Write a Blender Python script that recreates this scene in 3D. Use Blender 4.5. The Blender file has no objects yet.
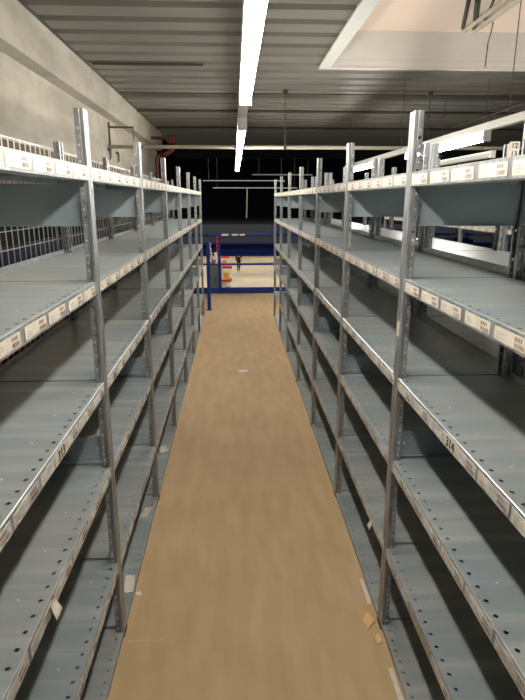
import bpy, bmesh, math, random
from mathutils import Vector, Matrix
random.seed(7)
S = bpy.context.scene
COL = S.collection
PI = math.pi

# ------------------------------------------------------------------ materials
def srgb(r, g, b):
    def f(c):
        c /= 255.0
        return c/12.92 if c <= .04045 else ((c+.055)/1.055)**2.4
    return (f(r), f(g), f(b), 1)

def new_mat(name):
    m = bpy.data.materials.new(name); m.use_nodes = True
    nt = m.node_tree
    return m, nt, nt.nodes['Principled BSDF']

def plain(name, col, rough=.6, metal=0.0, spec=.5):
    m, nt, b = new_mat(name)
    b.inputs['Base Color'].default_value = col
    b.inputs['Roughness'].default_value = rough
    b.inputs['Metallic'].default_value = metal
    b.inputs['Specular IOR Level'].default_value = spec
    return m

def noisy(name, c1, c2, scale=(5, 5, 5), rough=(.5, .7), metal=0.0, detail=5, bump=0.0, c3=None, scale3=2.0, amt3=.5, spec=.5, lo=.35, hi=.65):
    """two-tone noise stretched by scale, and an optional third tone in big soft patches"""
    m, nt, b = new_mat(name)
    N, L = nt.nodes, nt.links
    tc = N.new('ShaderNodeTexCoord'); mp = N.new('ShaderNodeMapping')
    mp.inputs['Scale'].default_value = scale
    L.new(tc.outputs['Object'], mp.inputs['Vector'])
    oi = N.new('ShaderNodeObjectInfo')
    mul = N.new('ShaderNodeVectorMath'); mul.operation = 'SCALE'; mul.inputs[0].default_value = (17, 31, 23)
    L.new(oi.outputs['Random'], mul.inputs['Scale'])
    add = N.new('ShaderNodeVectorMath'); add.operation = 'ADD'
    L.new(mp.outputs[0], add.inputs[0]); L.new(mul.outputs[0], add.inputs[1])
    no = N.new('ShaderNodeTexNoise'); no.inputs['Scale'].default_value = 1; no.inputs['Detail'].default_value = detail
    L.new(add.outputs[0], no.inputs['Vector'])
    cr = N.new('ShaderNodeValToRGB')
    cr.color_ramp.elements[0].color = c1; cr.color_ramp.elements[0].position = lo
    cr.color_ramp.elements[1].color = c2; cr.color_ramp.elements[1].position = hi
    L.new(no.outputs['Fac'], cr.inputs['Fac'])
    out = cr.outputs['Color']
    if c3 is not None:
        n3 = N.new('ShaderNodeTexNoise'); n3.inputs['Scale'].default_value = scale3; n3.inputs['Detail'].default_value = 4
        ad3 = N.new('ShaderNodeVectorMath'); ad3.operation = 'ADD'
        L.new(tc.outputs['Object'], ad3.inputs[0]); L.new(mul.outputs[0], ad3.inputs[1])
        L.new(ad3.outputs[0], n3.inputs['Vector'])
        r3 = N.new('ShaderNodeMapRange'); r3.inputs['From Min'].default_value = .45; r3.inputs['From Max'].default_value = .75
        r3.inputs['To Max'].default_value = amt3
        L.new(n3.outputs['Fac'], r3.inputs['Value'])
        mx = N.new('ShaderNodeMix'); mx.data_type = 'RGBA'
        L.new(r3.outputs[0], mx.inputs['Factor']); L.new(out, mx.inputs[6]); mx.inputs[7].default_value = c3
        out = mx.outputs[2]
    L.new(out, b.inputs['Base Color'])
    mr = N.new('ShaderNodeMapRange'); mr.inputs['To Min'].default_value = rough[0]; mr.inputs['To Max'].default_value = rough[1]
    L.new(no.outputs['Fac'], mr.inputs['Value']); L.new(mr.outputs[0], b.inputs['Roughness'])
    b.inputs['Metallic'].default_value = metal
    b.inputs['Specular IOR Level'].default_value = spec
    if bump:
        bp = N.new('ShaderNodeBump'); bp.inputs['Strength'].default_value = bump; bp.inputs['Distance'].default_value = .01
        L.new(no.outputs['Fac'], bp.inputs['Height']); L.new(bp.outputs[0], b.inputs['Normal'])
    return m

def emit(name, col, strength, base=(.8, .8, .8, 1)):
    m, nt, b = new_mat(name)
    b.inputs['Base Color'].default_value = base
    b.inputs['Emission Color'].default_value = col
    b.inputs['Emission Strength'].default_value = strength
    return m

M = {}
M['deck'] = noisy('galvanized shelf sheet', (.36, .41, .425, 1), (.60, .615, .58, 1), (1.5, 16, 8), (.24, .36), .44, 5, lo=.44, hi=.82,
                  c3=(.46, .435, .37, 1), scale3=2.6, amt3=.5)
M['post'] = noisy('galvanized post', (.27, .28, .285, 1), (.44, .45, .45, 1), (50, 50, 8), (.32, .48), .6, 4)
M['panel'] = noisy('galvanized side panel', (.34, .405, .435, 1), (.42, .48, .505, 1), (4, 4, 10), (.4, .5), .5, 3)
M['lit_hole'] = plain('lit_hole', (.75, .75, .72, 1), .35, .5)  # pale metal that imitates light showing through small holes
M['paper'] = noisy('label paper', srgb(200, 191, 174), srgb(214, 206, 190), (30, 30, 30), (.5, .6))
M['ink'] = plain('label ink', srgb(140, 122, 114), .6)
M['ink_dark'] = plain('label ink dark', (.02, .02, .02, 1), .5)
M['paper_old'] = noisy('worn label paper', srgb(182, 180, 172), srgb(228, 224, 212), (26, 26, 60), (.4, .55), 0, 5,
                       c3=srgb(150, 150, 146), scale3=12, amt3=.8)
M['wire'] = plain('mesh wire', (.72, .70, .66, 1), .4, .2)
M['foot'] = plain('rubber foot', (.012, .012, .012, 1), .7)
M['floor'] = noisy('chipboard floor', srgb(180, 151, 112), srgb(190, 162, 124), (14, 3, 9), (.6, .8), 0, 9,
                   c3=srgb(156, 128, 94), scale3=.9, amt3=.5, bump=.03, spec=.3)
M['ground'] = noisy('hall floor', srgb(196, 176, 146), srgb(214, 196, 168), (.4, .4, 1), (.35, .5))
M['concrete'] = noisy('cast concrete', srgb(160, 154, 142), srgb(188, 182, 168), (1.3, .9, 4), (.8, .9), 0, 8,
                      c3=srgb(140, 128, 108), scale3=5, amt3=.35, bump=.15)
M['brownboard'] = noisy('brown board', srgb(70, 52, 36), srgb(92, 70, 48), (8, 2, 20), (.6, .8))
M['roofdeck'] = noisy('roof deck', srgb(116, 113, 106), srgb(132, 129, 120), (.8, 2, 2), (.4, .55), .1, 4)
M['steel_dark'] = plain('dark painted steel', srgb(70, 68, 64), .5)
M['steel_pale'] = plain('pale painted steel', srgb(196, 188, 170), .5)
M['white'] = plain('white lacquered steel', srgb(226, 226, 220), .4)
M['shaft'] = noisy('skylight shaft lining', srgb(232, 234, 232), srgb(242, 242, 238), (2, 2, 2), (.4, .55),
                   c3=srgb(214, 214, 208), scale3=1.2, amt3=.4)
M['skypanel'] = emit('skylight panel', srgb(220, 206, 190), .40, srgb(200, 175, 155))
M['tube'] = emit('lit tube', (1.0, .95, .87, 1), 62.0)
M['tube_off'] = plain('unlit diffuser', (.4, .4, .38, 1), .4)
M['blue'] = noisy('blue paint', srgb(14, 40, 112), srgb(20, 50, 132), (3, 3, 3), (.3, .45))
M['blue_far'] = plain('blue painted beam', srgb(12, 40, 112), .5)
M['greypanel'] = plain('grey parapet sheet', srgb(104, 104, 108), .6)
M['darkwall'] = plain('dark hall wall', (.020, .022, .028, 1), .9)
M['red'] = plain('red paint', srgb(190, 30, 28), .45)
M['red_dark'] = plain('dark red paint', srgb(96, 26, 22), .5)
M['skin'] = plain('skin', srgb(205, 150, 120), .6)
M['jacket'] = plain('dark jacket', srgb(22, 22, 28), .8)
M['trouser'] = plain('dark trousers', srgb(30, 36, 48), .8)
M['hair'] = plain('hair', srgb(30, 22, 18), .7)
M['card'] = noisy('cardboard', srgb(176, 128, 78), srgb(196, 146, 94), (6, 6, 6), (.7, .8))
M['yellow'] = plain('yellow plastic', srgb(226, 180, 40), .5)
M['orange'] = plain('orange plastic', srgb(190, 84, 36), .5)
M['teal'] = plain('grey green sheet', srgb(70, 84, 82), .5)
M['navy'] = plain('blue plastic', srgb(14, 20, 74), .45)
M['chip'] = noisy('chip of board', srgb(206, 164, 110), srgb(222, 184, 132), (60, 60, 60), (.7, .8))
M['cable'] = plain('cable', srgb(70, 66, 60), .6)

# ------------------------------------------------------------------ geometry helpers
def obj(name, bm, mats, parent=None, loc=(0, 0, 0), rz=0.0, thick=0.0, smooth=False):
    me = bpy.data.meshes.new(name)
    bmesh.ops.recalc_face_normals(bm, faces=bm.faces)
    bm.to_mesh(me); bm.free()
    if not isinstance(mats, (list, tuple)): mats = [mats]
    for m in mats: me.materials.append(m)
    if smooth:
        for p in me.polygons: p.use_smooth = True
    o = bpy.data.objects.new(name, me); COL.objects.link(o)
    if thick:
        md = o.modifiers.new('sheet', 'SOLIDIFY'); md.thickness = thick; md.offset = 0
        dg = bpy.context.evaluated_depsgraph_get()
        me2 = bpy.data.meshes.new_from_object(o.evaluated_get(dg))
        o.modifiers.clear(); o.data = me2; bpy.data.meshes.remove(me); me2.name = name
    o.location = loc; o.rotation_euler = (0, 0, rz)
    if parent: o.parent = parent
    return o

def empty(name, label, cat, loc=(0, 0, 0), rz=0.0, group=None):
    o = bpy.data.objects.new(name, None); COL.objects.link(o)
    o.empty_display_size = .1
    o.location = loc; o.rotation_euler = (0, 0, rz)
    return tag(o, label, cat, group)

def tag(o, label, cat, group=None):
    o['label'] = label; o['category'] = cat
    if group: o['group'] = group
    return o

def struct(name, bm, mat, label=None, cat=None, **k):
    o = obj(name, bm, mat, **k); o['kind'] = 'structure'
    if label: o['label'] = label
    if cat: o['category'] = cat
    return o

def copy_of(o, parent, loc=None):
    c = o.copy(); COL.objects.link(c); c.parent = parent
    if loc is not None: c.location = loc
    return c

def box(bm, x0, x1, y0, y1, z0, z1, mi=0, bevel=0.0):
    r = bmesh.ops.create_cube(bm, size=1)
    vs = r['verts']
    bmesh.ops.scale(bm, verts=vs, vec=(x1-x0, y1-y0, z1-z0))
    bmesh.ops.translate(bm, verts=vs, vec=((x0+x1)/2, (y0+y1)/2, (z0+z1)/2))
    fs = {f for v in vs for f in v.link_faces}
    for f in fs: f.material_index = mi
    if bevel:
        es = list({e for v in vs for e in v.link_edges})
        bmesh.ops.bevel(bm, geom=es, offset=bevel, segments=2, affect='EDGES', profile=.5)
    return vs

def quad(bm, pts, mi=0):
    f = bm.faces.new([bm.verts.new(p) for p in pts]); f.material_index = mi
    return f

def tube(bm, pts, r, n=10, mi=0, caps=True):
    """round bar along a polyline"""
    pts = [Vector(p) for p in pts]
    rings = []
    up = None
    for i, p in enumerate(pts):
        if i == 0: t = pts[1]-pts[0]
        elif i == len(pts)-1: t = pts[-1]-pts[-2]
        else: t = (pts[i+1]-p).normalized()+(p-pts[i-1]).normalized()
        t.normalize()
        if up is None:
            up = Vector((0, 0, 1)) if abs(t.z) < .9 else Vector((1, 0, 0))
        a = t.cross(up).normalized(); b = a.cross(t).normalized(); up = b
        rr = r[i] if isinstance(r, (list, tuple)) else r
        rings.append([bm.verts.new(p+rr*(math.cos(2*PI*k/n)*a+math.sin(2*PI*k/n)*b)) for k in range(n)])
    for i in range(len(rings)-1):
        for k in range(n):
            f = bm.faces.new([rings[i][k], rings[i][(k+1) % n], rings[i+1][(k+1) % n], rings[i+1][k]]); f.material_index = mi
    if caps:
        for rg in (rings[0], rings[-1]):
            f = bm.faces.new(rg); f.material_index = mi

def holed(bm, P, u0, u1, v0, v1, holes, r, n=8):
    """a strip u0..u1 x v0..v1 (mapped by P(u,v)) with round holes (u, v); cells are cut halfway between holes along v"""
    holes = sorted(holes, key=lambda h: h[1])
    cuts = [v0]+[(holes[i][1]+holes[i+1][1])/2 for i in range(len(holes)-1)]+[v1]
    for i, (hu, hv) in enumerate(holes):
        a, b = cuts[i], cuts[i+1]
        cor = []; ring = []
        for k in range(n):
            t = 2*PI*(k+.5)/n
            c, s = math.cos(t), math.sin(t)
            ring.append(bm.verts.new(P(hu+r*c, hv+r*s)))
        def edge_pt(t):
            c, s = math.cos(t), math.sin(t)
            sc = []
            if c > 1e-9: sc.append((u1-hu)/c)
            if c < -1e-9: sc.append((u0-hu)/c)
            if s > 1e-9: sc.append((b-hv)/s)
            if s < -1e-9: sc.append((a-hv)/s)
            m = min(sc); return (hu+m*c, hv+m*s)
        outer = [edge_pt(2*PI*(k+.5)/n) for k in range(n)]
        # snap four of the outer points to the corners
        for (cu, cv) in ((u1, b), (u0, b), (u0, a), (u1, a)):
            ang = math.atan2((cv-hv)/max(1e-6, (b-a)), (cu-hu)/max(1e-6, (u1-u0)))
            k = min(range(n), key=lambda q: abs(((2*PI*(q+.5)/n)-ang+PI) % (2*PI)-PI))
            outer[k] = (cu, cv)
        ov = [bm.verts.new(P(*q)) for q in outer]
        for k in range(n):
            bm.faces.new([ring[k], ov[k], ov[(k+1) % n], ring[(k+1) % n]])

# ------------------------------------------------------------------ measured layout (metres)
CAM_H = 1.7222
XL, XR, YL, YR, BAY, DEP = -.471, .588, 1.936, 1.926, 1.068, .42
NB = 7                                    # bays in each row
PW, PD = .028, .028                       # half width of a post along the aisle, depth of a post
LEV = [.022, .348, .760, 1.092, 1.452, 1.825]
LEV_R = [.022, .384, .766, 1.094, 1.455, 1.808]

# ------------------------------------------------------------------ prototypes of the shelving parts
proto = []
def make_post(name='post'):
    bm = bmesh.new()
    z0, z1 = .006, 2.0
    g = .004
    # aisle face with a shallow central groove, two holed flanges, two return lips
    xs = [(0, -PW), (0, -g-.003), (-.007, -g), (-.007, g), (0, g+.003), (0, PW)]
    for a, b in zip(xs[:-1], xs[1:]):
        quad(bm, [(a[0], a[1], z0), (b[0], b[1], z0), (b[0], b[1], z1), (a[0], a[1], z1)])
    hz = [z0+.035+.05*i for i in range(39)]
    for s in (-1, 1):
        st = [(0, PW), (-.007, PW), (-.0088, PW-.005), (-.0108, PW-.005), (-.0125, PW)]
        for a, b in zip(st[:-1], st[1:]):
            quad(bm, [(a[0], s*a[1], z0), (b[0], s*b[1], z0), (b[0], s*b[1], z1), (a[0], s*a[1], z1)])
        holed(bm, lambda u, v, s=s: (u, s*PW, v), -PD, -.0125, z0, z1, [(-.0203, h) for h in hz], .0048, 8)
        quad(bm, [(-PD, s*PW, z0), (-PD, s*(PW-.013), z0), (-PD, s*(PW-.013), z1), (-PD, s*PW, z1)])
    bmesh.ops.remove_doubles(bm, verts=bm.verts, dist=.0004)
    o = obj(name, bm, [M['post'], M['lit_hole']], thick=.0022)
    bm = bmesh.new(); bm.from_mesh(o.data)
    for s in (-1, 1):                     # bright discs standing in for light seen through the post holes
        for h in hz:
            r = bmesh.ops.create_cone(bm, cap_ends=True, segments=8, radius1=.0036, radius2=.0036, depth=.003,
                                      matrix=Matrix.Translation((-.0203, s*PW, h)) @ Matrix.Rotation(PI/2, 4, 'X'))
            for v in r['verts']:
                for f in v.link_faces: f.material_index = 1
    bm.to_mesh(o.data); bm.free()
    return o
P_POST = make_post()

def make_foot():
    bm = bmesh.new()
    box(bm, -PD-.006, .004, -PW-.004, PW+.004, 0, .008, bevel=.001)
    return obj('foot', bm, M['foot'])
P_FOOT = make_foot()

def make_panel(z0, z1):
    bm = bmesh.new()
    holed(bm, lambda u, v: (u, 0, v), -DEP+PD, -PD, z0, z1, [(-PD-.022, (z0+z1)/2)], .005, 8)
    quad(bm, [(-DEP+PD, 0, z0), (-PD, 0, z0), (-PD, .014, z0), (-DEP+PD, .014, z0)])
    quad(bm, [(-DEP+PD, 0, z1), (-PD, 0, z1), (-PD, .010, z1), (-DEP+PD, .010, z1)])
    bmesh.ops.remove_doubles(bm, verts=bm.verts, dist=.0004)
    return obj('side_panel', bm, M['panel'], thick=.0014)
P_TOP = make_panel(1.636, 1.772)
P_MID = make_panel(.776, .872)

def make_shelf(lip=.043):
    bm = bmesh.new()
    y0, y1 = .008, BAY-.008
    n0, n1 = PW+.002, BAY-PW-.002
    c = .052
    xf = -PD-.002
    # main deck and the notched front and rear strips
    NS = 6
    for i in range(NS):
        a, b = y0+(y1-y0)*i/NS, y0+(y1-y0)*(i+1)/NS
        quad(bm, [(-DEP+PD+.002, a, 0), (xf, a, 0), (xf, b, 0), (-DEP+PD+.002, b, 0)])
    k = int((n1-n0)/c)
    hs = [(-.021, n0+(n1-n0-(k-1)*c)/2+c*i) for i in range(k)]
    holed(bm, lambda u, v: (u, v, 0), xf, -.003, n0, n1, hs, .0060, 8)
    quad(bm, [(-DEP+.004, n0, 0), (-DEP+PD+.002, n0, 0), (-DEP+PD+.002, n1, 0), (-DEP+.004, n1, 0)])
    # front lip: small rolled top bead, face, return under
    prof = [(-.003, 0), (-.0015, .0022), (0, .001), (0, -lip), (-.050, -lip-.001), (-.050, -.0025)]  # deep return closed into a box, added to shade the front holes
    for a, b in zip(prof[:-1], prof[1:]):
        quad(bm, [(a[0], n0, a[1]), (a[0], n1, a[1]), (b[0], n1, b[1]), (b[0], n0, b[1])])
    # rear upturned lip and the downturned sides
    quad(bm, [(-DEP+.004, n0, 0), (-DEP+.004, n1, 0), (-DEP+.004, n1, .022), (-DEP+.004, n0, .022)])
    quad(bm, [(-DEP+.004, n0, 0), (-DEP+.004, n1, 0), (-DEP+.004, n1, -.03), (-DEP+.004, n0, -.03)])
    for y in (y0, y1):
        quad(bm, [(-DEP+PD+.002, y, 0), (xf, y, 0), (xf, y, -.028), (-DEP+PD+.002, y, -.028)])
    bmesh.ops.remove_doubles(bm, verts=bm.verts, dist=.0003)
    o = obj('shelf', bm, [M['deck'], M['lit_hole'], M['post']], thick=.0013)
    for f in o.data.polygons:             # the rolled front lip is duller than the deck
        if f.center.x > -.0022 and f.center.z < -.004: f.material_index = 2
    bm = bmesh.new(); bm.from_mesh(o.data)
    for i in range(5):                    # small pale discs imitating lit holes in the deck
        y = .13+.2*i
        r = bmesh.ops.create_cone(bm, cap_ends=True, segments=8, radius1=.0042, radius2=.003, depth=.0016,
                                  matrix=Matrix.Translation((-.078, y, .0014)))
        for v in r['verts']:
            for f in v.link_faces: f.material_index = 1
    bm.to_mesh(o.data); bm.free()
    return o
P_SHELF = make_shelf()
P_BASE = make_shelf(.014)

def make_label(name, mats, ln, h, seed, marks=True, wavy=0.0):
    rnd = random.Random(seed)
    bm = bmesh.new()
    N = 10
    top = []; bot = []
    for i in range(N+1):
        y = ln*i/N
        top.append((y, h/2+wavy*rnd.uniform(-1, 1))); bot.append((y, -h/2+wavy*rnd.uniform(-1.6, 1)))
    for (x, mi) in ((.0022, 0),):
        vt = [bm.verts.new((x, a, b)) for a, b in top]; vb = [bm.verts.new((x, a, b)) for a, b in bot]
        ut = [bm.verts.new((.0009, a, b)) for a, b in top]; ub = [bm.verts.new((.0009, a, b)) for a, b in bot]
        for i in range(N):
            bm.faces.new([vb[i], vb[i+1], vt[i+1], vt[i]]); bm.faces.new([ub[i], ut[i], ut[i+1], ub[i+1]])
            bm.faces.new([vt[i], vt[i+1], ut[i+1], ut[i]]); bm.faces.new([vb[i], ub[i], ub[i+1], vb[i+1]])
        for i in (0, N): bm.faces.new([vb[i], vt[i], ut[i], ub[i]])
    if marks:
        y = ln*.66                        # the printed code and the bar code under it
        for k in range(4):
            w = rnd.uniform(.004, .0065)
            box(bm, .0020, .0026, y, y+w, .002, .0105, 1); y += w+.0032
        y = ln*.66
        while y < ln*.95:
            w = rnd.choice([.0009, .0014, .0022])
            box(bm, .0020, .0026, y, y+w, -.012, -.002, 1); y += w+rnd.choice([.0012, .0018, .0026])
        for k in range(3):                # a thin line of small print at the other end
            box(bm, .0020, .0026, ln*.08, ln*rnd.uniform(.16, .34), -.009+.006*k, -.0078+.006*k, 1)
    return obj(name, bm, mats)
CLEAN = [make_label('price_label', [M['paper'], M['ink']], .142, .030, i, True, .0006) for i in range(3)]
OLD = [make_label('price_label', [M['paper_old'], M['ink']], .158, .031, 20+i, True, .0022) for i in range(4)]

def make_peel(seed):
    bm = bmesh.new()
    N = 7; rows = []
    for i in range(N+1):
        t = i/N
        x = .003+.018*math.sin(t*2.3)*t; z = .012-.055*t+.012*t*t
        rows.append([(x+.002*math.sin(3*j), .03*j/3+.006*t*(j-1.5), z+.003*math.sin(j*2+i)) for j in range(4)])
    vs = [[bm.verts.new(p) for p in r] for r in rows]
    for i in range(N):
        for j in range(3): bm.faces.new([vs[i][j], vs[i][j+1], vs[i+1][j+1], vs[i+1][j]])
    return obj('peeling_label', bm, M['paper'], thick=.0008)
P_PEEL = make_peel(1)

def make_mesh_panel():
    """welded wire panel on the back of a left-hand bay"""
    bm = bmesh.new()
    x = -DEP-.032
    z0, z1 = .04, 1.972
    n = 17
    for i in range(n):
        y = .012+(BAY-.024)*i/(n-1)
        w = .0019
        box(bm, x-w, x+w, y-w, y+w, z0, z1)
    k = 27
    for i in range(k):
        z = z0+.004+(z1-z0-.008)*i/(k-1)
        w = .0019
        box(bm, x+.0036-w, x+.0036+w, .004, BAY-.004, z-w, z+w)
    return obj('wire_mesh_back', bm, M['wire'])
P_MESH = make_mesh_panel()

def text_mesh(name, body, size, mat, extrude=.0004, align='CENTER'):
    cu = bpy.data.curves.new(name, 'FONT'); cu.body = body; cu.size = size; cu.extrude = extrude
    cu.align_x = align; cu.align_y = 'CENTER'; cu.resolution_u = 3; cu.offset = size*.02
    t = bpy.data.objects.new(name, cu); COL.objects.link(t)
    me = bpy.data.meshes.new_from_object(t.evaluated_get(bpy.context.evaluated_depsgraph_get()))
    bpy.data.objects.remove(t); bpy.data.curves.remove(cu)
    me.materials.clear(); me.materials.append(mat)
    o = bpy.data.objects.new(name, me); COL.objects.link(o)
    return o
FACE_X = Matrix(((0, 0, 1), (1, 0, 0), (0, 1, 0)))      # text that reads along +Y and faces +X

PROTOS = [P_POST, P_FOOT, P_TOP, P_MID, P_SHELF, P_BASE, P_PEEL, P_MESH]+CLEAN+OLD

def make_bay(label, loc, rz, group, frames, levels, labels=True, mesh=False, number=None, peels=(), lowlabels=True, seed=0, shift=0.0):
    rnd = random.Random(seed)
    t = empty('shelving_bay', label, 'shelving', loc, rz, group)
    for fy in frames:
        for rear in (False, True):
            p = copy_of(P_POST, t, (-DEP if rear else 0, fy, 0))
            if rear: p.rotation_euler = (0, 0, PI)
            copy_of(P_FOOT, p, (0, 0, 0))
        copy_of(P_TOP, t, (0, fy, 0)); copy_of(P_MID, t, (0, fy, 0))
    for i, z in enumerate(levels):
        s = copy_of(P_BASE if i == 0 else P_SHELF, t, (0, 0, z))
        if labels and i > 0 and (lowlabels or i >= 3):
            for k in range(6):
                y = .883+shift-.1705*k
                if i >= 4:
                    copy_of(rnd.choice(CLEAN), s, (0, y+rnd.uniform(-.004, .004), -.0215+rnd.uniform(-.0012, .0012)))
                else:
                    if i < 3 and rnd.random() < .12: continue
                    copy_of(rnd.choice(OLD), s, (0, y-.006+rnd.uniform(-.003, .003), -.0225+rnd.uniform(-.002, .001)))
        if number and i == 3:
            bm = bmesh.new(); box(bm, .0012, .0034, .474+shift, .584+shift, -.040, -.004)
            c = obj('number_card', bm, M['paper'], s)
            n = text_mesh('number', number, .040, M['ink_dark'])
            n.parent = s; n.matrix_local = Matrix.Translation((.0038, .529+shift, -.0225)) @ FACE_X.to_4x4()
        for (lv, y) in peels:
            if lv == i: copy_of(P_PEEL, s, (.001, y, -.02))
    if mesh: copy_of(P_MESH, t, (0, 0, 0))
    return t

ORD = ['nearest', 'second', 'third', 'fourth', 'fifth', 'sixth', 'farthest']
for b in range(NB):
    where = {0: 'nearest the camera', NB-1: 'at the far end by the railing'}.get(b, ORD[b]+' from the camera')
    x = {0: ' numbered 313'}.get(b, '')
    make_bay('empty galvanized shelving bay left of the aisle, '+where+x,
             (XL, YL+BAY*(b-1), 0), 0, 'shelving bays left of the aisle', (0, BAY) if b == 0 else (BAY,), LEV,
             mesh=True, number='313' if b == 0 else None, peels=((2, .32),) if b == 0 else (), seed=b, shift=-.012)
for b in range(NB):
    where = {0: 'nearest the camera', NB-1: 'at the far end by the railing'}.get(b, ORD[b]+' from the camera')
    x = {0: ' numbered 314', 1: ', label peeling off'}.get(b, '')
    make_bay('empty galvanized shelving bay right of the aisle, '+where+x,
             (XR, YR+BAY*b, 0), PI, 'shelving bays right of the aisle', (0, BAY) if b == 0 else (0,), LEV_R,
             number='314' if b == 0 else None, peels=((1, .86),) if b == 1 else (), seed=50+b, shift=.019)
first = next(o for o in COL.objects if 'numbered 314' in o.get('label', ''))
bm = bmesh.new(); box(bm, .0012, .0022, -.012, .012, 1.245, 1.30)
obj('paper_sticker', bm, M['paper'], first)
X2 = XR+DEP+.018                          # rear plane of the row standing back to back
for b in range(NB):
    make_bay('pale shelf bay standing back to back behind the right row, '+ORD[b]+(' from the camera' if 0 < b < NB-1 else ' one'),
             (X2+DEP, YR+BAY*(b-1), 0), 0, 'shelving bays back to back with the right row', (0, BAY) if b == 0 else (BAY,), LEV_R,
             labels=False, seed=90+b)
X3 = X2+DEP+1.06
for b in range(8):
    make_bay('shelving bay across the second aisle at the far right, '+(ORD+['rearmost'])[b if b < 6 else b]+' of its row',
             (X3, YR+BAY*b, 0), PI, 'shelving bays across the second aisle', (0, BAY) if b == 0 else (0,), LEV_R,
             lowlabels=False, seed=130+b)
for o in PROTOS: bpy.data.objects.remove(o)

# ------------------------------------------------------------------ setting
Y_END = 10.56
XW = -1.63
ZC = 3.1
bm = bmesh.new(); box(bm, XW, 9, -2.5, Y_END, -.2, 0)
struct('floor', bm, M['floor'], 'dusty brown chipboard floor of the aisle', 'floor')
bm = bmesh.new()
box(bm, XL+.02, XR-.02, 8.395, 8.40, 0, .0012); box(bm, XL+.02, XL+.17, 1.88, 1.884, 0, .0010)
struct('trim_1', bm, plain('floor joint', srgb(206, 174, 128), .7))
bm = bmesh.new(); box(bm, -30, 40, 12, 64, -4.7, -4.5)
struct('floor_ground', bm, M['ground'], 'pale floor of the lower hall', 'floor')
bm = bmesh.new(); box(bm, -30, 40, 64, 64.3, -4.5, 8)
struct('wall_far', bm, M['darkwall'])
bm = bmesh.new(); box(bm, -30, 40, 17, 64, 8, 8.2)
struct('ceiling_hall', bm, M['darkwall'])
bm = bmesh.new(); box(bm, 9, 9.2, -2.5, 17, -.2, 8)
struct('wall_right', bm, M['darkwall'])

# left wall: concrete with a beam along its top, brown boarding below
bm = bmesh.new(); box(bm, XW-.25, XW, -2.5, 12.7, -.2, ZC+.1)
struct('wall_left', bm, M['concrete'], 'concrete wall behind the left shelving', 'wall')
bm = bmesh.new()
v = [(XW, 2.735), (XW+.12, 2.745), (XW+.12, ZC+.06), (XW, ZC+.06)]
a = [bm.verts.new((x, -2.5, z)) for x, z in v]; b_ = [bm.verts.new((x, 12.7, z)) for x, z in v]
for i in range(4): bm.faces.new([a[i], a[(i+1) % 4], b_[(i+1) % 4], b_[i]])
bm.faces.new(a); bm.faces.new(b_)
struct('trim_2', bm, M['concrete'], 'concrete beam along the top of the left wall', 'beam')
bm = bmesh.new(); box(bm, XW+.001, XW+.03, -2.5, 12.5, 1.62, 2.13)
struct('trim_3', bm, M['brownboard'], 'brown boarding on the left wall behind the mesh', 'boarding')

bm = bmesh.new(); box(bm, XW+.001, XW+.025, -2.5, 12.5, .0, 1.618)  # added sheet, its near black replaces the dark behind the mesh
struct('trim_4', bm, M['darkwall'], 'black sheet standing in for the darkness on the left wall under the boarding', 'sheeting')
bm = bmesh.new(); box(bm, XW+.121, XW+.135, -2.5, 12.7, ZC-.02, ZC+.055)
struct('trim_5', bm, M['steel_dark'])
# ribbed roof deck, ribs across the aisle, open at the skylight
SX0, SX1, SY0, SY1 = .97, 5.2, 3.2, 6.42
def deck(bm, x0, x1, y0, y1):
    P = .36
    prof = []
    k0 = math.floor(y0/P); k1 = math.ceil(y1/P)
    for k in range(k0, k1+1):
        for dy, z in ((0, 0), (.215, 0), (.240, .05), (.325, .05), (.350, 0)):
            y = k*P+dy
            if y0 < y < y1: prof.append((y, z))
    prof = [(y0, prof[0][1])]+prof+[(y1, prof[-1][1])]
    A = [bm.verts.new((x0, y, ZC+z)) for y, z in prof]; B = [bm.verts.new((x1, y, ZC+z)) for y, z in prof]
    for i in range(len(prof)-1): bm.faces.new([A[i], A[i+1], B[i+1], B[i]])
bm = bmesh.new()
deck(bm, XW, SX0, -2.5, 16.5); deck(bm, SX0, 9, SY1, 16.5); deck(bm, SX0, 9, -2.5, SY0); deck(bm, SX1, 9, SY0, SY1)
struct('ceiling', bm, M['roofdeck'], 'ribbed grey metal roof deck', 'ceiling', thick=.002)
bm = bmesh.new(); box(bm, XW, 9, -2.5, 16.5, ZC+.5, ZC+.56); 
# the roof above the deck, cut open over the skylight
bm.free(); bm = bmesh.new()
for (x0, x1, y0, y1) in ((XW, SX0-.05, -2.5, 16.5), (SX0-.05, 9, SY1+.05, 16.5), (SX0-.05, 9, -2.5, SY0-.05), (SX1+.05, 9, SY0-.05, SY1+.05)):
    box(bm, x0, x1, y0, y1, ZC+.06, ZC+.16)
struct('ceiling_roof', bm, M['steel_dark'])
bm = bmesh.new(); box(bm, XW, 9, 16.5, 16.62, ZC-.25, 8)
struct('wall_upper', bm, M['darkwall'])

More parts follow.
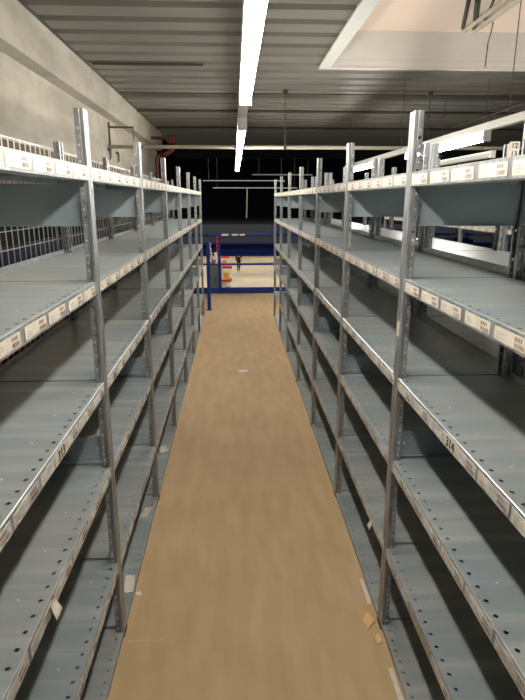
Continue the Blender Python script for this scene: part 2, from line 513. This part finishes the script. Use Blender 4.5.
# skylight: white lined shaft, pale panel on top, a folded trim round the mouth
sk = empty('skylight', 'white lined skylight shaft with pinkish translucent panel at top right', 'skylight', (0, 0, ZC))
sk['kind'] = 'structure'
bm = bmesh.new(); t_ = .03; h = .33
box(bm, SX0-t_, SX1+t_, SY1, SY1+t_, -.01, h); box(bm, SX0-t_, SX1+t_, SY0-t_, SY0, -.01, h)
box(bm, SX0-t_, SX0, SY0, SY1, -.01, h); box(bm, SX1, SX1+t_, SY0, SY1, -.01, h)
obj('shaft_lining', bm, M['shaft'], sk)
bm = bmesh.new()
w = .085
box(bm, SX0-.05, SX1+.05, SY1-.005, SY1+.05, -.035, -.008, bevel=.006)
box(bm, SX0-.05, SX0+.075, SY0-.03, SY1+.05, -.03, -.006, bevel=.006)
box(bm, SX1-.03, SX1+.05, SY0-.03, SY1+.05, -.03, -.006, bevel=.006)
box(bm, SX0-.05, SX1+.05, SY0-.05, SY0+.01, -.03, -.006, bevel=.006)
obj('trim_frame', bm, M['white'], sk)
bm = bmesh.new(); box(bm, SX0-t_, SX1+t_, SY0-t_, SY1+t_, h+.001, h+.03)
obj('translucent_panel', bm, M['skypanel'], sk)
bm = bmesh.new()
for x in (2.36, 2.465):
    bm = bmesh.new(); tube(bm, [(x, 6.19, h-.05), (x-.01, 4.6, h-.05)], .026, 8); obj('opener_arm', bm, M['steel_pale'], sk)
for (x0, x1, r) in ((2.335, 2.06, .020), (2.456, 2.14, .026), (2.53, 2.28, .012)):
    bm = bmesh.new(); tube(bm, [(x0, 6.16, h-.03), (x1, 5.35, h-.03)], r, 8); obj('opener_bracket', bm, M['steel_dark'], sk)
bm = bmesh.new(); tube(bm, [(2.50, 5.83, h-.07), (2.56, 6.0, h-.12), (2.66, 6.28, .20), (2.69, 6.37, -.02)], .006, 6)
obj('pull_cord', bm, M['cable'], sk)

# purlins and conduits under the deck
def bar_thing(name, label, cat, bmf, mat, group=None, kind=None):
    bm = bmesh.new(); bmf(bm)
    o = obj(name, bm, mat); tag(o, label, cat, group)
    if kind: o['kind'] = kind
    return o
bar_thing('steel_purlin', 'dark flat steel purlin running straight across under the roof deck', 'beam',
          lambda bm: box(bm, XW+.1, 9, 8.07, 8.38, ZC-.012, ZC-.0005), M['steel_dark'], kind='structure')
bar_thing('conduit', 'thin dark conduit across the deck just beyond the purlin', 'conduit',
          lambda bm: tube(bm, [(XW+.12, 9.54, ZC-.02), (9, 9.54, ZC-.02)], .02, 8), M['steel_dark'], 'conduits under the deck')
bar_thing('conduit', 'thin dark conduit across the deck farthest from the camera', 'conduit',
          lambda bm: tube(bm, [(XW+.12, 11.7, ZC-.022), (9, 11.7, ZC-.022)], .022, 8), M['steel_dark'], 'conduits under the deck')
bar_thing('conduit', 'short thin dark conduit on the deck left of the strip light', 'conduit',
          lambda bm: tube(bm, [(-1.45, 6.42, ZC-.015), (-.3, 6.42, ZC-.015)], .013, 8), M['steel_dark'], 'conduits under the deck')
bar_thing('conduit', 'thin dark conduit running diagonally in view at upper right', 'conduit',
          lambda bm: tube(bm, [(3.717, 9.9, 2.9), (3.716, 5.5, 2.9)], .012, 8), M['steel_dark'], 'conduits under the deck')
# the cream sprinkler pipe across the hall with its hangers
sp = empty('sprinkler_pipe', 'cream sprinkler pipe spanning the hall beneath the deck', 'pipe', (0, 7.8, 0))
bm = bmesh.new(); tube(bm, [(XW+.001, 0, 2.392), (9, 0, 2.392)], .024, 12)
obj('pipe', bm, M['steel_pale'], sp, smooth=True)
for x in (.685, 2.6, 5.4):
    bm = bmesh.new(); tube(bm, [(x, 0, 2.40), (x, 0, ZC-.02)], .006, 6); box(bm, x-.018, x+.018, -.03, .03, 2.362, 2.422)
    box(bm, x-.03, x+.03, -.03, .03, ZC-.06, ZC-.004)
    obj('hanger', bm, M['steel_dark'], sp)
br = empty('pipe_bracket', 'thin steel wall frame holding the pipe on the concrete wall', 'bracket', (XW, 7.83, 0))
bm = bmesh.new()
tube(bm, [(.014, .02, 2.30), (.014, .02, 2.70)], .012, 8); tube(bm, [(.0, .02, 2.635), (.33, .02, 2.635)], .013, 8)
tube(bm, [(.325, .02, 2.635), (.325, .02, 2.33)], .007, 8)
obj('frame', bm, M['steel_dark'], br)
for dy, nm in ((-.08, 'hook'), (.45, 'hook')):
    bm = bmesh.new(); tube(bm, [(.0, dy, 2.36), (.03, dy, 2.34), (.03, dy, 2.25), (.012, dy, 2.22)], [.018, .016, .012, .006], 8)
    obj(nm, bm, M['steel_dark'], br)
rv = empty('sprinkler_valve', 'dark red sprinkler valve and elbow at the end of the concrete wall', 'valve', (-1.2, 11, 0))
bm = bmesh.new(); box(bm, .0, .14, -.08, .08, 2.72, 2.86, bevel=.02); tube(bm, [(-.10, 0, 2.82), (-.42, 0, 2.82)], .03, 10)
obj('valve_body', bm, M['red_dark'], rv)
bm = bmesh.new(); tube(bm, [(.08, 0, 2.72), (.07, 0, 2.62), (-.06, 0, 2.54), (-.16, 0, 2.53)], .05, 12)
obj('elbow', bm, M['red_dark'], rv, smooth=True)
bm = bmesh.new(); tube(bm, [(-.16, 0, 2.53), (-.22, 0, 2.45), (-.22, 0, .0)], .035, 10)
obj('riser', bm, M['red_dark'], rv)

# ------------------------------------------------------------------ strip lights
def strip(label, x, y0, y1, z, lit=True, group='strip lights'):
    t = empty('strip_light', label, 'ceiling light', (x, y0, z), 0, group)
    L = y1-y0
    bm = bmesh.new(); box(bm, -.022, .022, 0, L, .052, .075, bevel=.004)
    obj('housing', bm, M['white'], t)
    bm = bmesh.new()
    n = 10; pr = [(.028, .051)]+[(.028*math.cos(PI+PI*k/n)*-1, .030-.034*math.sin(PI*k/n)) for k in range(n+1)]+[(-.028, .051)]; n += 2
    A = [bm.verts.new((a, .02, b)) for a, b in pr]; B = [bm.verts.new((a, L-.02, b)) for a, b in pr]
    for i in range(n): bm.faces.new([A[i], A[i+1], B[i+1], B[i]])
    bm.faces.new(A); bm.faces.new(B); bm.faces.new([A[0], A[-1], B[-1], B[0]])
    obj('diffuser', bm, M['tube'] if lit else M['tube_off'], t)
    for y in (0, L):
        bm = bmesh.new(); box(bm, -.032, .032, y-.012, y+.012, -.008, .076, bevel=.004)
        obj('end_cap', bm, M['white'], t)
    return t
def trunk(label, x, y0, y1, z, wires, group='light trunking'):
    t = empty('trunking_rail', label, 'light trunking', (x, y0, z), 0, group)
    bm = bmesh.new(); box(bm, -.03, .03, 0, y1-y0, .0745, .135, bevel=.003)
    obj('rail', bm, M['white'], t)
    for w_ in wires:
        bm = bmesh.new(); tube(bm, [(0, w_-y0, .134), (0, w_-y0, ZC-z)], .0035, 6)
        obj('suspension_wire', bm, M['cable'], t)
LX, LZ = .066, 2.19
strip('lit strip light over the aisle, nearest the camera', LX, .3, 3.05, LZ)
strip('lit strip light over the aisle, middle of the three', LX, 4.1, 6.75, LZ)
strip('lit strip light over the aisle, smallest and farthest', LX, 7.05, 9.9, LZ)
trunk('white trunking rail carrying the lights over the aisle', LX, -.6, 10.0, LZ, (.2, 3.5, 6.9, 9.8))
RX, RZ = 2.075, 2.19
strip('lit strip light over the second aisle, nearer one', RX, 4.75, 6.9, RZ)
strip('lit strip light over the second aisle, farther one', RX, 8.4, 10.5, RZ)
strip('added strip light over the second aisle, unseen past the right edge', RX, .6, 2.9, RZ)  # added out of view for the light it gives
trunk('white trunking rail rising to the upper right over the second aisle', RX, .2, 10.6, RZ, (.5, 4.4, 7.2, 10.4))
ul = strip('unlit grey strip light hanging behind the second aisle', 3.02, 6.7, 8.7, 2.20, False)
for y in (.3, 1.7):
    bm = bmesh.new(); tube(bm, [(0, y, .074), (0, y, ZC-2.20)], .004, 6); obj('suspension_wire', bm, M['cable'], ul)

# ------------------------------------------------------------------ railing at the end of the aisle
YRAIL = 10.50
gr = empty('guard_railing', 'blue steel guard railing across the end of the aisle', 'railing', (0, YRAIL, 0))
bm = bmesh.new(); box(bm, -1.6, 4.5, -.02, .02, 1.075, 1.115, bevel=.006)
obj('top_rail', bm, M['blue'], gr)
bm = bmesh.new(); box(bm, -1.6, 4.5, -.018, .018, .535, .570, bevel=.006)
obj('mid_rail', bm, M['blue'], gr)
bm = bmesh.new(); box(bm, -1.6, 4.5, -.015, .015, .0, .115, bevel=.003)
obj('kick_plate', bm, M['blue'], gr)
for x in (-1.55, -.286, 1.3, 2.9, 4.4):
    bm = bmesh.new(); box(bm, x-.025, x+.025, -.0245, .0245, 0, 1.13, bevel=.005)
    obj('post', bm, M['blue'], gr)
for x0, x1, nm in ((-.235, -.105, 'left'), (-.045, .067, 'middle'), (.095, .197, 'right')):
    bm = bmesh.new(); box(bm, x0, x1, YRAIL-.024, YRAIL-.0205, 1.076, 1.112)
    tag(obj('paper_tag', bm, M['paper']), 'white paper tag on the blue top rail, %s of three' % {'left': 'leftmost and longest', 'middle': 'middle', 'right': 'rightmost'}[nm], 'tag', 'paper tags on the railing')
bp = empty('barrier_post', 'thick blue barrier post on the floor past the last left bay', 'post', (-.416, 8.86, 0))
bm = bmesh.new(); box(bm, -.028, .028, -.028, .028, .006, 1.09, bevel=.006); obj('upright', bm, M['blue'], bp)
bm = bmesh.new(); box(bm, -.05, .05, -.05, .05, 0, .008); obj('base_plate', bm, M['blue'], bp)
# red and white plastic chain slung between the post and the railing
ch = empty('barrier_chain', 'red and white plastic chain hanging between blue post and railing', 'chain', (0, 0, 0))
A_, B_ = Vector((-.388, 8.86, 1.06)), Vector((-.300, YRAIL-.03, 1.09))
NCH = 34
def chain_pt(s):
    p = A_.lerp(B_, s); p.z -= 1.9*s*(1-s)*.82*(1.0); return p
for seg in range(4):
    bm = bmesh.new()
    a, b = seg/4, (seg+1)/4
    for k in range(9):
        c = chain_pt(a+(b-a)*(k+.5)/9); d = (chain_pt(a+(b-a)*(k+1)/9)-chain_pt(a+(b-a)*k/9)).normalized()
        side = d.cross(Vector((1, 0, 0))).normalized() if k % 2 else Vector((1, 0, 0))
        pts = [c+d*.034*math.cos(q)+side*.014*math.sin(q) for q in [2*PI*i/10 for i in range(11)]]
        tube(bm, pts, .006, 6, caps=False)
    obj('chain_run', bm, M['white'] if seg == 0 else M['red'], ch)
bm = bmesh.new(); c = chain_pt(.60); box(bm, c.x-.02, c.x+.035, c.y-.004, c.y+.004, c.z-.06, c.z+.13)
obj('tag', bm, M['white'], ch)

# ------------------------------------------------------------------ hall beyond
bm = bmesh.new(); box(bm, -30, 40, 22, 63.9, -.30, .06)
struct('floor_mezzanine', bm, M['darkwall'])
fb = bar_thing('edge_beam', 'deep blue steel edge beam of the platform across the hall', 'beam',
          lambda bm: (box(bm, -14, 16, 21.9, 21.98, -.39, .09), box(bm, -14, 16, 21.8, 21.98, .05, .09), box(bm, -14, 16, 21.8, 21.98, -.39, -.35)), M['blue_far'])
fb['kind'] = 'structure'
bar_thing('parapet', 'dark grey parapet sheet on the far platform', 'parapet',
          lambda bm: (box(bm, -14, 16, 21.99, 22.03, .092, .78), box(bm, -14, 16, 21.95, 22.02, .40, .43)), M['greypanel'], kind='structure')
for (x0, x1, y, z, r, lb) in ((-1.58, 2.66, 30, 2.65, .035, 'long pale pipe high in the dark hall, upper of the two long ones'),
                            (-1.43, 4.4, 40, 2.5, .045, 'long dull pipe in the dark hall carrying a drop cable'),
                            (.79, 3.4, 25, 2.75, .03, 'short pale pipe in the dark hall, highest at right')):
    bar_thing('hall_pipe', lb, 'pipe', lambda bm, x0=x0, x1=x1, y=y, z=z, r=r: (tube(bm, [(x0, y, z), (x1, y, z)], r, 8), tube(bm, [(x0+.3, y, z), (x0+.3, y, 7.99)], .004, 4), tube(bm, [(x1-.2, y, z), (x1-.2, y, 7.99)], .004, 4)), M['steel_pale'], 'pipes in the far hall')
bar_thing('drop_cable', 'pale drop cable hanging in the dark hall', 'cable',
          lambda bm: tube(bm, [(.93, 39.96, 2.5), (.91, 39.9, 1.6), (.87, 39.9, .48)], .04, 8), M['steel_pale'])

def cart(label, loc, load, h):
    t = empty('cage_trolley', label, 'trolley', loc, 0, 'trolleys in the lower hall')
    w, d = .36, .34
    bm = bmesh.new(); box(bm, -w, w, -d, d, .12, .17); obj('base', bm, M['steel_dark'], t)
    bm = bmesh.new()
    for sx in (-1, 1):
        for sy in (-1, 1): tube(bm, [(sx*w, sy*d, .12), (sx*w, sy*d, h)], .018, 6)
    for z in (.3*h, .6*h, .85*h):
        for sx in (-1, 1): tube(bm, [(sx*w, -d, z), (sx*w, d, z)], .01, 6)
        tube(bm, [(-w, d, z), (w, d, z)], .01, 6)
    for x in (-.2, 0, .2): tube(bm, [(x, d, .12), (x, d, h)], .008, 6)
    obj('cage', bm, M['wire'], t)
    bm = bmesh.new(); box(bm, -w-.03, w+.03, -d-.03, d+.03, h, h+.17, bevel=.02); obj('lid', bm, M['red'], t)
    bm = bmesh.new(); box(bm, -w+.05, w-.22, -d+.06, d-.06, .171, .17+.45*h, bevel=.02); obj('load', bm, load, t)
    for sx in (-1, 1):
        for sy in (-1, 1):
            bm = bmesh.new(); tube(bm, [(sx*w*.85-.015, sy*d*.85, .06), (sx*w*.85+.015, sy*d*.85, .06)], .06, 10); obj('wheel', bm, M['foot'], t)
cart('red topped cage trolley with tan load, farthest from the railing', (-.9, 54.3, -4.5), M['card'], .80)
cart('red topped cage trolley with yellow load, the middle one', (-.6, 44.2, -4.5), M['yellow'], 1.0)
cart('red topped cage trolley partly hidden behind blue post and kick plate', (-.72, 39.8, -4.5), M['paper'], .55)
lk = empty('sheet_cabinet', 'grey green sheet metal cabinet in the lower hall behind the chain', 'cabinet', (-1.30, 37.5, -4.5))
bm = bmesh.new(); box(bm, -.42, .42, -.4, .4, 0, 2.2, bevel=.02); obj('body', bm, M['teal'], lk)
for x in (-.2, .2):
    bm = bmesh.new(); box(bm, x-.19, x+.19, -.425, -.402, .06, 2.14, bevel=.008); d_ = obj('door', bm, M['teal'], lk)
    bm = bmesh.new(); box(bm, x-.16 if x > 0 else x+.12, x-.12 if x > 0 else x+.16, -.45, -.426, 1.0, 1.2); obj('handle', bm, M['steel_dark'], d_)

# the person walking in the lower hall
def skin_mesh(name, pts, edges, radii, mat, parent, root=0, sub=2):
    me = bpy.data.meshes.new(name); me.from_pydata(pts, edges, []); me.update()
    o = bpy.data.objects.new(name, me); COL.objects.link(o)
    md = o.modifiers.new('skin', 'SKIN'); md.use_smooth_shade = True
    for i, r in enumerate(radii):
        sv = me.skin_vertices[0].data[i]; sv.radius = (r, r) if not isinstance(r, tuple) else r; sv.use_root = (i == root)
    s = o.modifiers.new('sub', 'SUBSURF'); s.levels = s.render_levels = sub
    me2 = bpy.data.meshes.new_from_object(o.evaluated_get(bpy.context.evaluated_depsgraph_get()))
    o.modifiers.clear(); o.data = me2; me2.materials.clear(); me2.materials.append(mat)
    for p_ in me2.polygons: p_.use_smooth = True
    o.parent = parent
    return o
pe = empty('person', 'person in a dark jacket and dark trousers walking in the lower hall', 'person', (.37, 50.6, -4.5), .2)
J = {'pel': (0, 0, .95), 'wai': (0, 0, 1.10), 'che': (0, -.01, 1.32), 'nek': (0, 0, 1.50), 'hd0': (0, -.02, 1.60), 'hd1': (0, -.02, 1.70),
     'sl': (-.19, 0, 1.42), 'el': (-.25, .02, 1.14), 'wl': (-.25, -.08, .90), 'hl': (-.25, -.10, .82),
     'sr': (.19, 0, 1.42), 'er': (.26, .03, 1.14), 'wr': (.27, -.05, .90), 'hr': (.27, -.07, .82),
     'tl': (-.09, 0, .90), 'kl': (-.10, -.10, .50), 'al': (-.10, .04, .09), 'fl': (-.11, -.12, .035),
     'tr': (.09, 0, .90), 'kr': (.09, -.02, .50), 'ar': (.09, .20, .11), 'fr': (.10, .06, .035)}
names = list(J); ix = {n: i for i, n in enumerate(names)}
E_ = [('pel', 'wai'), ('wai', 'che'), ('che', 'nek'), ('nek', 'hd0'), ('hd0', 'hd1'), ('che', 'sl'), ('sl', 'el'), ('el', 'wl'), ('wl', 'hl'),
      ('che', 'sr'), ('sr', 'er'), ('er', 'wr'), ('wr', 'hr'), ('pel', 'tl'), ('tl', 'kl'), ('kl', 'al'), ('al', 'fl'), ('pel', 'tr'), ('tr', 'kr'), ('kr', 'ar'), ('ar', 'fr')]
R_ = {'pel': (.15, .11), 'wai': (.14, .10), 'che': (.16, .12), 'nek': .055, 'hd0': .085, 'hd1': .085, 'sl': .06, 'el': .045, 'wl': .032, 'hl': .035,
      'sr': .06, 'er': .045, 'wr': .032, 'hr': .035, 'tl': .09, 'kl': .06, 'al': .04, 'fl': .04, 'tr': .09, 'kr': .06, 'ar': .04, 'fr': .04}
skin_mesh('body', [J[n] for n in names], [(ix[a], ix[b]) for a, b in E_], [R_[n] for n in names], M['skin'], pe)
def sub_skin(name, ns, extra, mat, root):
    n2 = [n for n in ns]; i2 = {n: i for i, n in enumerate(n2)}
    ed = [(i2[a], i2[b]) for a, b in E_ if a in i2 and b in i2]
    rr = []
    for n in n2:
        r = R_[n]; rr.append(tuple(q+extra for q in r) if isinstance(r, tuple) else r+extra)
    skin_mesh(name, [J[n] for n in n2], ed, rr, mat, pe, i2[root])
sub_skin('jacket', ['pel', 'wai', 'che', 'sl', 'el', 'wl', 'sr', 'er'], .022, M['jacket'], 'wai')
sub_skin('trousers', ['pel', 'tl', 'kl', 'al', 'tr', 'kr', 'ar'], .018, M['trouser'], 'pel')
bm = bmesh.new(); bmesh.ops.create_uvsphere(bm, u_segments=12, v_segments=8, radius=.098, matrix=Matrix.Translation((0, .012, 1.71)))
obj('hair', bm, M['hair'], pe, smooth=True)
for s in (-1, 1):
    bm = bmesh.new(); y0 = -.10 if s < 0 else .08
    box(bm, s*.10-.05, s*.10+.05, y0-.06, y0+.2, 0, .09, bevel=.03); obj('shoe', bm, M['foot'], pe)

# ------------------------------------------------------------------ behind the mesh on the left
wb = empty('storage_rack', 'low storage rack with blue beam seen through the left mesh', 'rack', (XW+.05, 2.2, 0))
bm = bmesh.new(); box(bm, .10, .16, 0, 6.4, 1.30, 1.43, bevel=.004); obj('beam', bm, M['navy'], wb)
bm = bmesh.new(); box(bm, .165, .26, 0, 1.6, 1.285, 1.325, bevel=.003); obj('shelf_board', bm, M['steel_pale'], wb)
for y in (0.0, 1.62, 3.2, 4.8, 6.34):
    bm = bmesh.new(); box(bm, .10, .16, y, y+.06, 0, 1.298); obj('post', bm, M['navy'], wb)
bm = bmesh.new(); box(bm, .03, .30, .0, 6.4, .66, .69); obj('lower_board', bm, M['brownboard'], wb)
for (y, w_, h_, m, lb) in ((.35, .34, .24, 'yellow', 'yellow plastic bin behind the left mesh'), (.95, .30, .16, 'orange', 'orange plastic bin behind the left mesh beside the yellow bin'),
                          (1.6, .4, .22, 'card', 'cardboard carton behind the left mesh')):
    bm = bmesh.new()
    x0, x1, y0, y1, z0 = XW+.12, XW+.33, 2.2+y, 2.2+y+w_, .692
    e = .012
    box(bm, x0, x1, y0, y1, z0, z0+e)
    box(bm, x0, x0+e, y0, y1, z0+e, z0+h_); box(bm, x1-e, x1, y0, y1, z0+e, z0+h_*.8)
    box(bm, x0+e, x1-e, y0, y0+e, z0+e, z0+h_); box(bm, x0+e, x1-e, y1-e, y1, z0+e, z0+h_)
    tag(obj('storage_bin' if m != 'card' else 'carton', bm, M[m]), lb, 'bin' if m != 'card' else 'box')
# two blue crates over on the far-right row
for (y, lb) in ((6.6, 'nearer'), (8.7, 'farther')):
    bm = bmesh.new()
    x0, x1, y0, y1, z0 = X3+.10, X3+.34, y, y+.3, LEV_R[3]+.002
    e = .012
    box(bm, x0, x1, y0, y1, z0, z0+e)
    box(bm, x0, x0+e, y0, y1, z0+e, z0+.17); box(bm, x1-e, x1, y0, y1, z0+e, z0+.17)
    box(bm, x0+e, x1-e, y0, y0+e, z0+e, z0+.17); box(bm, x0+e, x1-e, y1-e, y1, z0+e, z0+.17)
    tag(obj('plastic_crate', bm, M['navy']), lb+' blue plastic crate on the row across the second aisle', 'crate', 'blue crates')
# aisle number plate on a post of the back-to-back row
bm = bmesh.new(); box(bm, X2+DEP-.028, X2+DEP+.026, YR+BAY-.034, YR+BAY-.0312, 1.928, 2.010)
np_ = tag(obj('aisle_plate', bm, M['paper']), 'small white number plate on a post top at right edge', 'sign')
for s_, z in (('12', 1.989), ('13', 1.949)):
    n = text_mesh('number', s_, .036, M['ink_dark']); n.parent = np_
    n.matrix_local = Matrix.Translation((X2+DEP-.001, YR+BAY-.0346, z)) @ Matrix(((1, 0, 0), (0, 0, -1), (0, 1, 0))).to_4x4()

# ------------------------------------------------------------------ litter
def scrap(name, label, cat, x, y, z, w, l, rot, mat, group=None, th=.0012, curl=.004, seed=0):
    rnd = random.Random(seed)
    bm = bmesh.new(); n = 5
    g = [[bm.verts.new(((i/n-.5)*w+rnd.uniform(-.1, .1)*w/n, (j/n-.5)*l+rnd.uniform(-.1, .1)*l/n,
         th/2+.0005+curl*((i/n-.5)**2+(j/n-.5)**2)*2*rnd.uniform(.6, 1))) for j in range(n+1)] for i in range(n+1)]
    for i in range(n):
        for j in range(n): bm.faces.new([g[i][j], g[i+1][j], g[i+1][j+1], g[i][j+1]])
    o = obj(name, bm, mat, None, (x, y, z), rot, thick=th)
    return tag(o, label, cat, group)
scrap('paper_scrap', 'small white paper scrap lying alone mid aisle on the floor', 'paper', .072, 5.52, 0, .10, .07, .3, M['paper'], 'paper scraps', seed=1)
scrap('paper_scrap', 'cream paper scrap on the left base shelf behind second post', 'paper', -.515, 2.80, LEV[0]+.002, .04, .10, -.2, M['paper'], 'paper scraps', seed=2)
scrap('paper_scrap', 'cream paper scrap on the left base shelf just past first post', 'paper', -.50, 2.20, LEV[0]+.002, .042, .12, .1, M['paper'], 'paper scraps', seed=3)
scrap('paper_scrap', 'tiny cream paper scrap on the left base shelf beside the third post', 'paper', -.52, 3.62, LEV[0]+.002, .06, .10, .4, M['paper'], 'paper scraps', seed=4)
scrap('paper_scrap', 'tiny white scrap on the floor edge left of the aisle', 'paper', -.452, 2.16, 0, .022, .03, .5, M['paper'], 'paper scraps', seed=5)
scrap('tape_strip', 'white tape strip on floor edge before the nearest right post', 'tape', .572, 1.60, 0, .018, .20, 0, M['paper'], 'tape strips', curl=.001, seed=6)
scrap('tape_strip', 'white tape strip on floor edge behind the nearest right post', 'tape', .575, 2.13, 0, .018, .17, 0, M['paper'], 'tape strips', curl=.001, seed=7)
for (x, y, sc, lb, sd) in ((.545, 1.945, 1.0, 'larger chip of board on the floor by the nearest right post', 1), (.563, 1.84, .7, 'smaller chip of board on the floor by the nearest right post', 2)):
    rnd = random.Random(sd); bm = bmesh.new()
    ang = [2*PI*k/7+rnd.uniform(-.25, .25) for k in range(7)]
    lo = [bm.verts.new((x+.03*sc*math.cos(a)*rnd.uniform(.6, 1.1), y+.05*sc*math.sin(a)*rnd.uniform(.7, 1.1), .0006)) for a in ang]
    hi = [bm.verts.new((v_.co.x*.85+x*.15, v_.co.y*.85+y*.15,   .010*sc*rnd.uniform(.7, 1.1))) for v_ in lo]
    bm.faces.new(lo); bm.faces.new(hi)
    for k in range(7): bm.faces.new([lo[k], lo[(k+1) % 7], hi[(k+1) % 7], hi[k]])
    tag(obj('wood_chip', bm, M['chip']), lb, 'wood chip', 'chips of board')

# ------------------------------------------------------------------ light of the hall, world, camera
def area(name, loc, sx, sy, power, col=(1, .95, .85)):
    l = bpy.data.lights.new(name, 'AREA'); l.shape = 'RECTANGLE'; l.size = sx; l.size_y = sy; l.energy = power; l.color = col
    o = bpy.data.objects.new(name, l); COL.objects.link(o); o.location = loc
    return o
for y in (36, 44, 52, 60):
    area('hall_lamp', (0, y, -.5), 24, .4, 620)
area('hall_high_fill', (0, 32, 7.6), 20, 4, 1600, (.9, .95, 1))  # added fill for the far pipes and parapet, no fixture known there
area('platform_fill', (0, 17.5, 7.5), 20, 1, 550, (.9, .95, 1))  # unseen fill added to brighten the edge beam and parapet

W = bpy.data.worlds.new('world'); S.world = W; W.use_nodes = True
bg = W.node_tree.nodes['Background']; bg.inputs[0].default_value = (.9, .95, 1, 1); bg.inputs[1].default_value = .03

f, pitch, yaw = 555.33, .2644, .0498
cam = bpy.data.cameras.new('camera'); co = bpy.data.objects.new('camera', cam); COL.objects.link(co)
co.location = (0, 0, CAM_H); co.rotation_euler = (PI/2-pitch, 0, -yaw)
cam.sensor_fit = 'VERTICAL'; cam.sensor_height = 24; cam.lens = 24*f/700; cam.clip_start = .02; cam.clip_end = 300
S.camera = co
S.view_settings.view_transform = 'Standard'; S.view_settings.look = 'None'; S.view_settings.gamma = 1
S.view_settings.use_curve_mapping = False
S.view_settings.exposure = 0.0
S.cycles.use_denoising = True
S.cycles.max_bounces = 8; S.cycles.diffuse_bounces = 5
